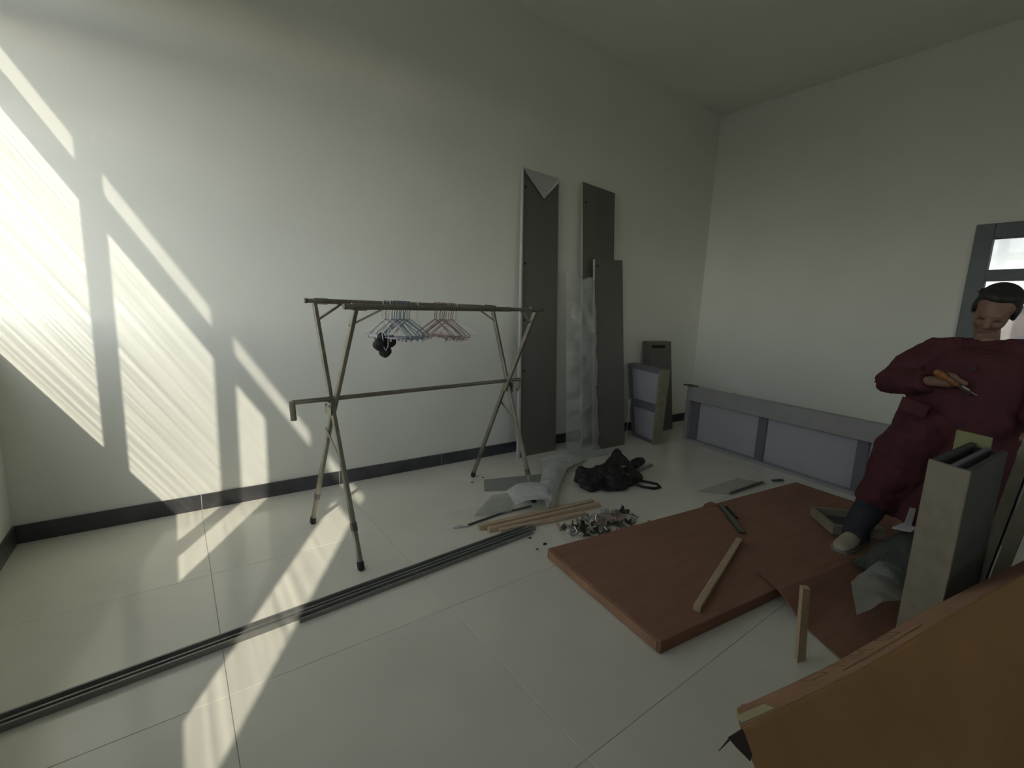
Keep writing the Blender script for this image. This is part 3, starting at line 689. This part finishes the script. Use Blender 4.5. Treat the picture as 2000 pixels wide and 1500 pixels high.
crumple('plastic_sheet', flat, 10, 12, FILM, .010, 9, 'thin clear plastic scrap lying left of the folded milky sheet', 'plastic sheet', 6)

# pile of small fittings
def bit_mesh(kind):
    b = MB()
    if kind == 'screw':
        b.tube([(-.024, 0, 0), (.020, 0, 0)], .0042, 7); b.tube([(.020, 0, 0), (.026, 0, 0)], [.005, .0095], 9)
    elif kind == 'cam_lock':
        b.tube([(0, 0, -.009), (0, 0, .009)], .014, 10); b.tube([(0, 0, .009), (0, 0, .011)], [.010, .006], 10)
    elif kind == 'corner_bracket':
        b.box((-.022, -.011, -.002), (.022, .011, .002)); b.box((-.022, -.011, .002), (-.018, .011, .030))
    else:
        b.tube([(-.022, 0, 0), (.022, 0, 0)], .0075, 8)
    return b
BM = {}
for kind, mats in (('screw', (CHROME, GREENZ)), ('cam_lock', (CHROME, GREENZ)), ('corner_bracket', (GREENZ, CHROME)), ('dowel', (DOWEL,))):
    for q, mt in enumerate(mats):
        me = mesh_of(kind, bit_mesh(kind), (0, 0, 0)); me.materials.append(mt); BM[(kind, q)] = me
LAB = {'screw': 'small metal screw in the heap of fittings beside the flat carton', 'cam_lock': 'round metal cam lock in the heap of fittings beside the flat carton',
       'corner_bracket': 'little metal angle bracket in the heap of fittings beside the flat carton', 'dowel': 'short wooden dowel in the heap of fittings beside the flat carton'}
pa, pb = Vector((2.30, 2.02, 0)), Vector((.30, -.10, 0)); pcv = Vector((.12, .20, 0))
for i in range(230):
    a = random.uniform(0, 2*math.pi); rr = math.sqrt(random.random())
    p = pa+pb*rr*math.cos(a)+pcv*rr*math.sin(a)
    if (p-C0).dot(e2) > CW+.015 or (p-C0).dot(e1) < 0:
        pass
    else: continue
    if p.y > 2.13-.11*(p.x-1.57)-.02: continue
    kind = random.choices(['screw', 'cam_lock', 'corner_bracket', 'dowel'], [.34, .26, .28, .12])[0]
    q = random.choice([0, 1]) if kind != 'dowel' else 0
    o = bpy.data.objects.new(kind, BM[(kind, q)]); COL.objects.link(o)
    z_ = .014+.045*(1-rr)*random.random()
    o.location = Vector((p.x, p.y, z_))*K; o.rotation_euler = (random.uniform(-.6, .6), random.uniform(-.5, .5), random.uniform(0, 6.3))
    s_ = random.uniform(1.0, 1.5); o.scale = (s_, s_, s_)
    tag(o, LAB[kind], kind.replace('_', ' '), kind.replace('_', ' ')+'s in the fittings heap')
def pbag(u_, v_): return Vector((2.22+.26*u_+.05*v_, 1.90+.14*v_-.03*u_, .035+.03*math.sin(u_*math.pi)*math.sin(v_*math.pi)))
crumple('fittings_bag', pbag, 12, 8, PINKBAG, .012, 14, 'small pinkish clear bag lying on the heap of fittings', 'bag', 8)

# black bag
bag = thing('black_bag', 'crumpled black fabric bag with a loose strap on the floor', 'bag', (2.98, 2.47, 0))
b = MB()
for c_, r_ in [((2.80, 2.52, .05), (.17, .15, .075)), ((2.95, 2.46, .075), (.19, .16, .09)), ((3.10, 2.50, .10), (.16, .13, .11)), ((2.74, 2.45, .03), (.15, .08, .035)), ((2.92, 2.33, .025), (.20, .07, .03)), ((3.12, 2.36, .05), (.13, .09, .06)), ((3.16, 2.56, .15), (.09, .07, .09)), ((2.73, 2.60, .09), (.05, .04, .06))]: b.ell(c_, r_)
o = obj('body', b, BLACKCLOTH, bag, smooth=False)
rm = o.modifiers.new('fuse', 'REMESH'); rm.mode = 'VOXEL'; rm.voxel_size = .012
tx = bpy.data.textures.new('bag_wrinkle', 'CLOUDS'); tx.noise_scale = .09; tx.noise_depth = 3
dm = o.modifiers.new('wrinkle', 'DISPLACE'); dm.texture = tx; dm.strength = .07; dm.mid_level = .6
obj('strap', MB().tube([(3.05, 2.33, .03), (3.10, 2.22, .014), (3.16, 2.15, .012), (3.23, 2.14, .012), (3.27, 2.20, .012), (3.22, 2.30, .014), (3.12, 2.37, .03)], .011, 8), BLACKCLOTH, bag, smooth=True)
obj('buckle', MB().tube([(2.985, 2.375, .158), (3.03, 2.36, .165)], .006, 8), CHROME, bag)
gl = MB().ell((3.52, 2.60, .045), (.10, .05, .042)).ell((3.44, 2.58, .035), (.07, .05, .034))
o = one('black_glove', gl, BLACKCLOTH, 'small black cloth lump just right of the black bag', 'cloth', smooth=False)
rm = o.modifiers.new('fuse', 'REMESH'); rm.mode = 'VOXEL'; rm.voxel_size = .01
dm = o.modifiers.new('wrinkle', 'DISPLACE'); dm.texture = tx; dm.strength = .03
one('grey_offcut', MB().beam((3.40, 2.50, .012), (3.66, 2.545, .012), .03, .02, bev=.002), GPLATE, 'short grey offcut lying by the small black cloth lump', 'offcut')

# clear shelf sheets by the far edge of the flat carton
one('acrylic_sheet', MB().slab([(3.45, 1.93, .001), (3.62, 1.735, .001), (4.18, 1.70, .001), (4.08, 1.91, .001)], (0, 0, .007)), CLEARP, 'clear acrylic sheet on the floor beyond the flat carton', 'sheet')
one('black_strip', MB().beam((3.63, 1.745, .016), (4.16, 1.725, .016), .014, .014), STEEL_DARK, 'thin dark strip on the edge of the clear acrylic sheet', 'strip')
one('metal_plate', MB().beam((4.30, 1.70, .008), (4.40, 1.66, .008), .035, .014, bev=.002), STEEL_DARK, 'tiny dark metal plate on the floor before the long pale frame', 'plate')

# packing stuff round the person's feet
o = crumple('packing_cloth', lambda u_, v_: Vector((3.04+.50*u_, .735-.30*v_-.12*u_, .082+.20*max(0, math.sin(u_**.7*math.pi))**.8*max(0, math.sin(v_*math.pi))**.8)), 20, 16, GREYCLOTH, .035, 7,
    'crumpled grey green packing cloth heaped on the cardboard behind the cream shoe', 'cloth', 11, .004)
def sc1(u_, v_):
    return Vector((2.80+.36*u_-.34*v_, .66-.15*u_-.12*v_, .085+.05*math.sin(u_*3)+.045*(1-v_)*math.sin(u_*math.pi)+.02*v_))
crumple('plastic_bag', sc1, 16, 14, FILM, .02, 8, 'crumpled clear plastic bag on the cardboard by the slim carcass', 'plastic bag', 12)
one('white_scrap', MB().slab([(3.30, .585, .30), (3.335, .560, .30), (3.375, .560, .40), (3.345, .580, .405)], (.008, .004, 0)), WHITEP, 'upright strip of white plastic scrap before the maroon coat hem', 'scrap')
one('white_tray_scrap', MB().slab([(3.25, .625, .285), (3.27, .545, .290), (3.33, .535, .298), (3.34, .60, .296)], (0, 0, .010)), WHITEP, 'small flat white plastic scrap lying on the packing cloth heap', 'scrap')

# small debris
for i, (x_, y_) in enumerate([(1.93, 3.05), (2.07, 3.10), (1.62, 2.18), (1.75, 2.06), (1.70, 1.93), (1.78, 1.95), (2.62, 1.80)]):
    s_ = random.uniform(.010, .016)
    one('debris_chip', MB().ell((x_, y_, s_*.4), (s_, s_*.6, s_*.4), nu=7, nv=4), RUBBER if i % 2 else BEECH2, 'tiny chip of building debris lying on the floor tiles', 'debris', 'debris chips on the tiles')

# ------------------------------------------------------------------ the person
per = thing('person', 'person in a long maroon coat and dark jeans looking down at a screwdriver', 'person', (3.62, .55, .07))
def V(*a): return Vector(a)
hd = V(3.845, .470, 1.540)                # head centre
fwd = V(-.86, .02, -.50).normalized()     # face direction, looking down
rgt = V(0, 1, 0); rgt = (rgt-fwd*rgt.dot(fwd)).normalized(); upv = rgt.cross(fwd)
if upv.z < 0: upv = -upv
rl_ = R(-14); rgt, upv = (rgt*math.cos(rl_)-upv*math.sin(rl_)) , (upv*math.cos(rl_)+rgt*math.sin(rl_))
HR = Matrix((fwd, rgt, upv)).transposed()
def H(f_, r_, u_): return hd+fwd*f_+rgt*r_+upv*u_
b = MB()
b.ell(H(-.02, 0, .045), (.105, .088, .095), HR, 18, 12); b.ell(H(.03, 0, -.02), (.078, .074, .11), HR, 16, 10); b.ell(H(.052, 0, -.095), (.045, .050, .042), HR)
b.tube([H(.100, 0, .01), H(.122, 0, -.035), H(.104, 0, -.048)], [.010, .019, .012], 8); b.ell(H(.085, 0, .028), (.02, .055, .013), HR)
b.ell(H(.087, .035, -.03), (.02, .027, .026), HR); b.ell(H(.087, -.035, -.03), (.02, .027, .026), HR)
b.ell(H(.092, 0, -.073), (.014, .028, .010), HR)
for sg in (1, -1): b.ell(H(-.01, sg*.088, -.005), (.022, .012, .036), HR)
nk = V(3.835, .475, 1.36)
b.tube([H(-.03, 0, -.06), H(-.045, 0, -.10), nk, V(3.83, .48, 1.28)], [.058, .055, .058, .062], 12)
# trunk and limbs under the clothes
b.tube([V(3.81, .485, 1.30), V(3.78, .49, 1.15), V(3.74, .50, .98), V(3.74, .50, .86)], [.095, .12, .13, .13], 14)
shR, elR, wrR = V(3.79, .665, 1.285), V(3.69, .845, 1.085), V(3.535, .620, 1.128)
shL, elL, wrL = V(3.83, .285, 1.285), V(3.76, .165, 1.06), V(3.60, .185, .93)
b.tube([V(3.81, .49, 1.28), shR, elR, wrR], [.07, .058, .045, .030], 10); b.tube([V(3.81, .48, 1.28), shL, elL, wrL], [.07, .058, .045, .030], 10)
hpR, knR, anR = V(3.68, .60, .86), V(3.44, .725, .50), V(3.375, .815, .145)
hpL, knL, anL = V(3.76, .40, .86), V(3.70, .36, .48), V(3.74, .36, .145)
b.tube([V(3.74, .5, .9), hpR, knR, anR, V(3.33, .82, .11)], [.1, .088, .062, .044, .04], 10); b.tube([V(3.74, .5, .9), hpL, knL, anL, V(3.70, .36, .11)], [.1, .088, .062, .044, .04], 10)
# right hand closed round the tool handle, left hand supporting
tA_, tB_ = V(3.500, .575, 1.165), V(3.565, .475, 1.095)     # handle axis
ta = (tB_-tA_).normalized()
def hand(wr, base, axis, palmdir, sgn):
    """palm between wrist and handle; four fingers curl round the axis, thumb along it"""
    acr = axis; out = palmdir
    pc_ = base-out*.034
    b.tube([wr, wr.lerp(pc_, .6), pc_], [.030, .033, .034], 10)
    b.ell(pc_, (.036, .042, .022), Matrix((acr, out, acr.cross(out))).transposed())
    third = acr.cross(out).normalized()
    for k in range(4):
        o0 = base+acr*(-.036+.024*k)
        ln = (.9, 1.0, .97, .82)[k]
        pts = []
        for a in (200, 240, 285, 335, 385):
            a = R(a if a < 300 else 300+(a-300)*ln)
            rad = .030
            pts.append(o0+out*(math.cos(a+math.pi)*-rad)*-1*1.0+third*(math.sin(a)*rad)*sgn)
        b.tube(pts, [.0125, .0120, .0115, .0105, .0090], 7)
    th0 = pc_-third*.012*sgn+acr*-.03
    b.tube([th0, base-third*.030*sgn+acr*-.045-out*.012, base-third*.030*sgn+acr*-.030+out*.016, base-third*.022*sgn+acr*-.012+out*.028], [.0145, .0135, .012, .010], 7)
pd = V(-.75, -.45, .1); pd = (pd-ta*pd.dot(ta)).normalized()
hb = tA_.lerp(tB_, .45)
hand(wrR, hb, ta, pd, 1)
pd2 = V(-.8, .1, -.5).normalized(); ta2 = pd2.cross(V(0, 1, 0)).normalized()
hand(wrL, wrL+pd2*.10, V(0, 1, 0)-pd2*pd2.y, pd2, -1)
body = obj('body', b, SKIN, per, smooth=True)
rm = body.modifiers.new('fuse', 'REMESH'); rm.mode = 'VOXEL'; rm.voxel_size = .0065; rm.use_smooth_shade = True
sm = body.modifiers.new('soften', 'SMOOTH'); sm.factor = .5; sm.iterations = 2
for sg in (1, -1): obj('eye', MB().ell(H(.098, sg*.034, .002), (.012, .019, .006), HR), EYE, per, smooth=True)
obj('lips', MB().ell(H(.101, 0, -.074), (.010, .026, .007), HR), LIPS, per, smooth=True)
# hair
hb_ = MB()
hb_.ell(H(-.040, 0, .066), (.104, .098, .094), HR, 22, 14); hb_.ell(H(-.075, 0, .0), (.075, .092, .10), HR, 18, 12)
hb_.ell(H(.015, .01, .118), (.065, .080, .034), HR); hb_.ell(H(-.02, .085, .02), (.05, .018, .05), HR); hb_.ell(H(-.02, -.085, .02), (.05, .018, .05), HR)
for q in range(22):
    a = random.uniform(-1, 1); c_ = random.uniform(-.6, 1)
    s0 = H(.02-.09*abs(c_)*.6, .085*a, .10+.04*(1-abs(a))); dv = upv*random.uniform(.01, .03)+rgt*(.02*a+random.uniform(-.015, .015))+fwd*random.uniform(-.04, .03)
    hb_.tube([s0, s0+dv*.6, s0+dv], [.012, .007, .002], 5)
s0 = H(-.03, -.085, .105); hb_.tube([s0, s0+V(0, -.03, .025), s0+V(.0, -.035, .055)], [.013, .007, .002], 5)
hr = obj('hair', hb_, HAIR, per, smooth=True)
rm = hr.modifiers.new('fuse', 'REMESH'); rm.mode = 'VOXEL'; rm.voxel_size = .005; rm.use_smooth_shade = True
# jeans
jb = MB()
jb.tube([hpR, knR+V(-.01, 0, 0), anR+V(0, 0, .04), anR+V(-.005, 0, -.03)], [.105, .088, .075, .072], 14); jb.tube([hpL, knL, anL+V(0, 0, .04), anL+V(0, 0, -.03)], [.105, .088, .075, .072], 14)
jn = obj('jeans', jb, JEANS, per, smooth=True)
rm = jn.modifiers.new('fuse', 'REMESH'); rm.mode = 'VOXEL'; rm.voxel_size = .009; rm.use_smooth_shade = True
txf = bpy.data.textures.new('fabric_folds', 'CLOUDS'); txf.noise_scale = .10; txf.noise_depth = 2
dm = jn.modifiers.new('folds', 'DISPLACE'); dm.texture = txf; dm.strength = .025
# coat
def ring(z_, cx_, cy_, rx, ry, n=28, wob=0.):
    return [V(cx_+rx*math.cos(2*math.pi*k/n)*(1+wob*math.sin(9*2*math.pi*k/n)), cy_+ry*math.sin(2*math.pi*k/n)*(1+wob*math.sin(7*2*math.pi*k/n+1)), z_) for k in range(n)]
cb = MB()
cb.loft([ring(.30, 3.60, .535, .215, .285, wob=.05), ring(.45, 3.62, .535, .205, .29, wob=.045), ring(.65, 3.66, .53, .195, .295, wob=.03), ring(.82, 3.70, .525, .185, .292), ring(.95, 3.73, .515, .175, .272),
         ring(1.08, 3.75, .505, .165, .245), ring(1.20, 3.77, .495, .16, .235), ring(1.29, 3.795, .485, .145, .225), ring(1.335, 3.825, .482, .115, .16), ring(1.365, 3.845, .478, .085, .095), ring(1.385, 3.852, .476, .074, .080)])
cb.tube([V(3.68, .60, .86), V(3.56, .67, .68), knR+V(.03, -.01, .0), V(3.44, .765, .34)], [.19, .165, .135, .115], 16)
cb.tube([V(3.80, .56, 1.29), shR, elR.lerp(shR, .4), elR, elR.lerp(wrR, .5), elR.lerp(wrR, .88)], [.10, .105, .10, .098, .080, .062], 14)
cb.tube([V(3.81, .40, 1.29), shL, elL.lerp(shL, .4), elL, elL.lerp(wrL, .5), elL.lerp(wrL, .88)], [.10, .105, .10, .098, .080, .062], 14)
ct = obj('coat', cb, MAROON, per, smooth=True)
rm = ct.modifiers.new('fuse', 'REMESH'); rm.mode = 'VOXEL'; rm.voxel_size = .010; rm.use_smooth_shade = True
txc = bpy.data.textures.new('coat_folds', 'CLOUDS'); txc.noise_scale = .13; txc.noise_depth = 3
dm = ct.modifiers.new('folds', 'DISPLACE'); dm.texture = txc; dm.strength = .060
fl_ = MB().slab([V(3.505, .735, 1.02), V(3.475, .60, .985), V(3.467, .615, .915), V(3.49, .745, .945)], (-.008, 0, 0))
obj('pocket_flap', fl_, MAROON, per)
for hgt in (1.22, 1.08, .9, .74): obj('button', MB().tube([V(3.77-.165-(1.22-hgt)*.13, .47, hgt), V(3.765-.19-(1.22-hgt)*.13, .47, hgt)], .011, 8), RUBBER, per)
# shoes
def shoe(ax, ay, dx_, dy_):
    dv = V(dx_, dy_, 0).normalized(); sv = V(-dv.y, dv.x, 0); b2 = MB(); b3 = MB(); rg = []; so_ = []
    for t_, hw, z1 in ((-.075, .030, .075), (-.055, .046, .105), (0, .050, .115), (.06, .052, .095), (.13, .060, .072), (.19, .055, .058), (.225, .036, .045), (.238, .015, .034)):
        c_ = V(ax, ay, 0)+dv*t_; prof = []
        for k in range(12):
            a = 2*math.pi*k/12; zz = .012+(z1-.012)*(.5+.5*math.sin(a)); prof.append(c_+sv*hw*math.cos(a)*(1.0 if math.sin(a) < .3 else .85)+V(0, 0, .070+zz))
        rg.append(prof)
        so_.append([c_+sv*(hw+.004)+V(0, 0, .071), c_-sv*(hw+.004)+V(0, 0, .071), c_-sv*(hw+.003)+V(0, 0, .092), c_+sv*(hw+.003)+V(0, 0, .092)])
    b2.loft(rg); b3.loft(so_)
    s_ = obj('shoe', b2, SHOE, per, smooth=True); obj('sole', b3, SOLE, s_)
    sb = s_.modifiers.new('round', 'SUBSURF'); sb.levels = sb.render_levels = 1
shoe(3.375, .815, -1, .05); shoe(3.74, .36, -1, -.05)

# screwdriver in the hand
sd = thing('screwdriver', 'amber handled screwdriver with a bright shaft held by the person', 'screwdriver', tuple(hb))
obj('handle', MB().tube([tA_-ta*.05, tA_-ta*.04, tA_+ta*.03, tA_+ta*.075, tA_+ta*.085], [.010, .020, .018, .019, .010], 10), ORANGE, sd, smooth=True)
obj('shaft', MB().tube([tA_+ta*.085, tA_+ta*.14, tA_+ta*.145, tA_+ta*.30], [.012, .012, .0055, .005], 8), CHROME, sd)

# ------------------------------------------------------------------ dusty air in the room
if HAZE > 0:
    hz = bpy.data.materials.new('dusty_air'); hz.use_nodes = True; n = hz.node_tree; n.nodes.clear()
    out = n.nodes.new('ShaderNodeOutputMaterial'); vs = n.nodes.new('ShaderNodeVolumeScatter')
    vs.inputs['Density'].default_value = HAZE; vs.inputs['Anisotropy'].default_value = .3; vs.inputs['Color'].default_value = (.95, .97, .92, 1)
    n.links.new(vs.outputs[0], out.inputs['Volume'])
    o = obj('dusty_air', MB().box((XL+.01, YF+.01, .01), (XR-.01, YB-.01, ZC-.01)), hz)
    o['kind'] = 'stuff'; o['label'] = 'thin dusty haze hanging in the sunlit room air'; o['category'] = 'haze'
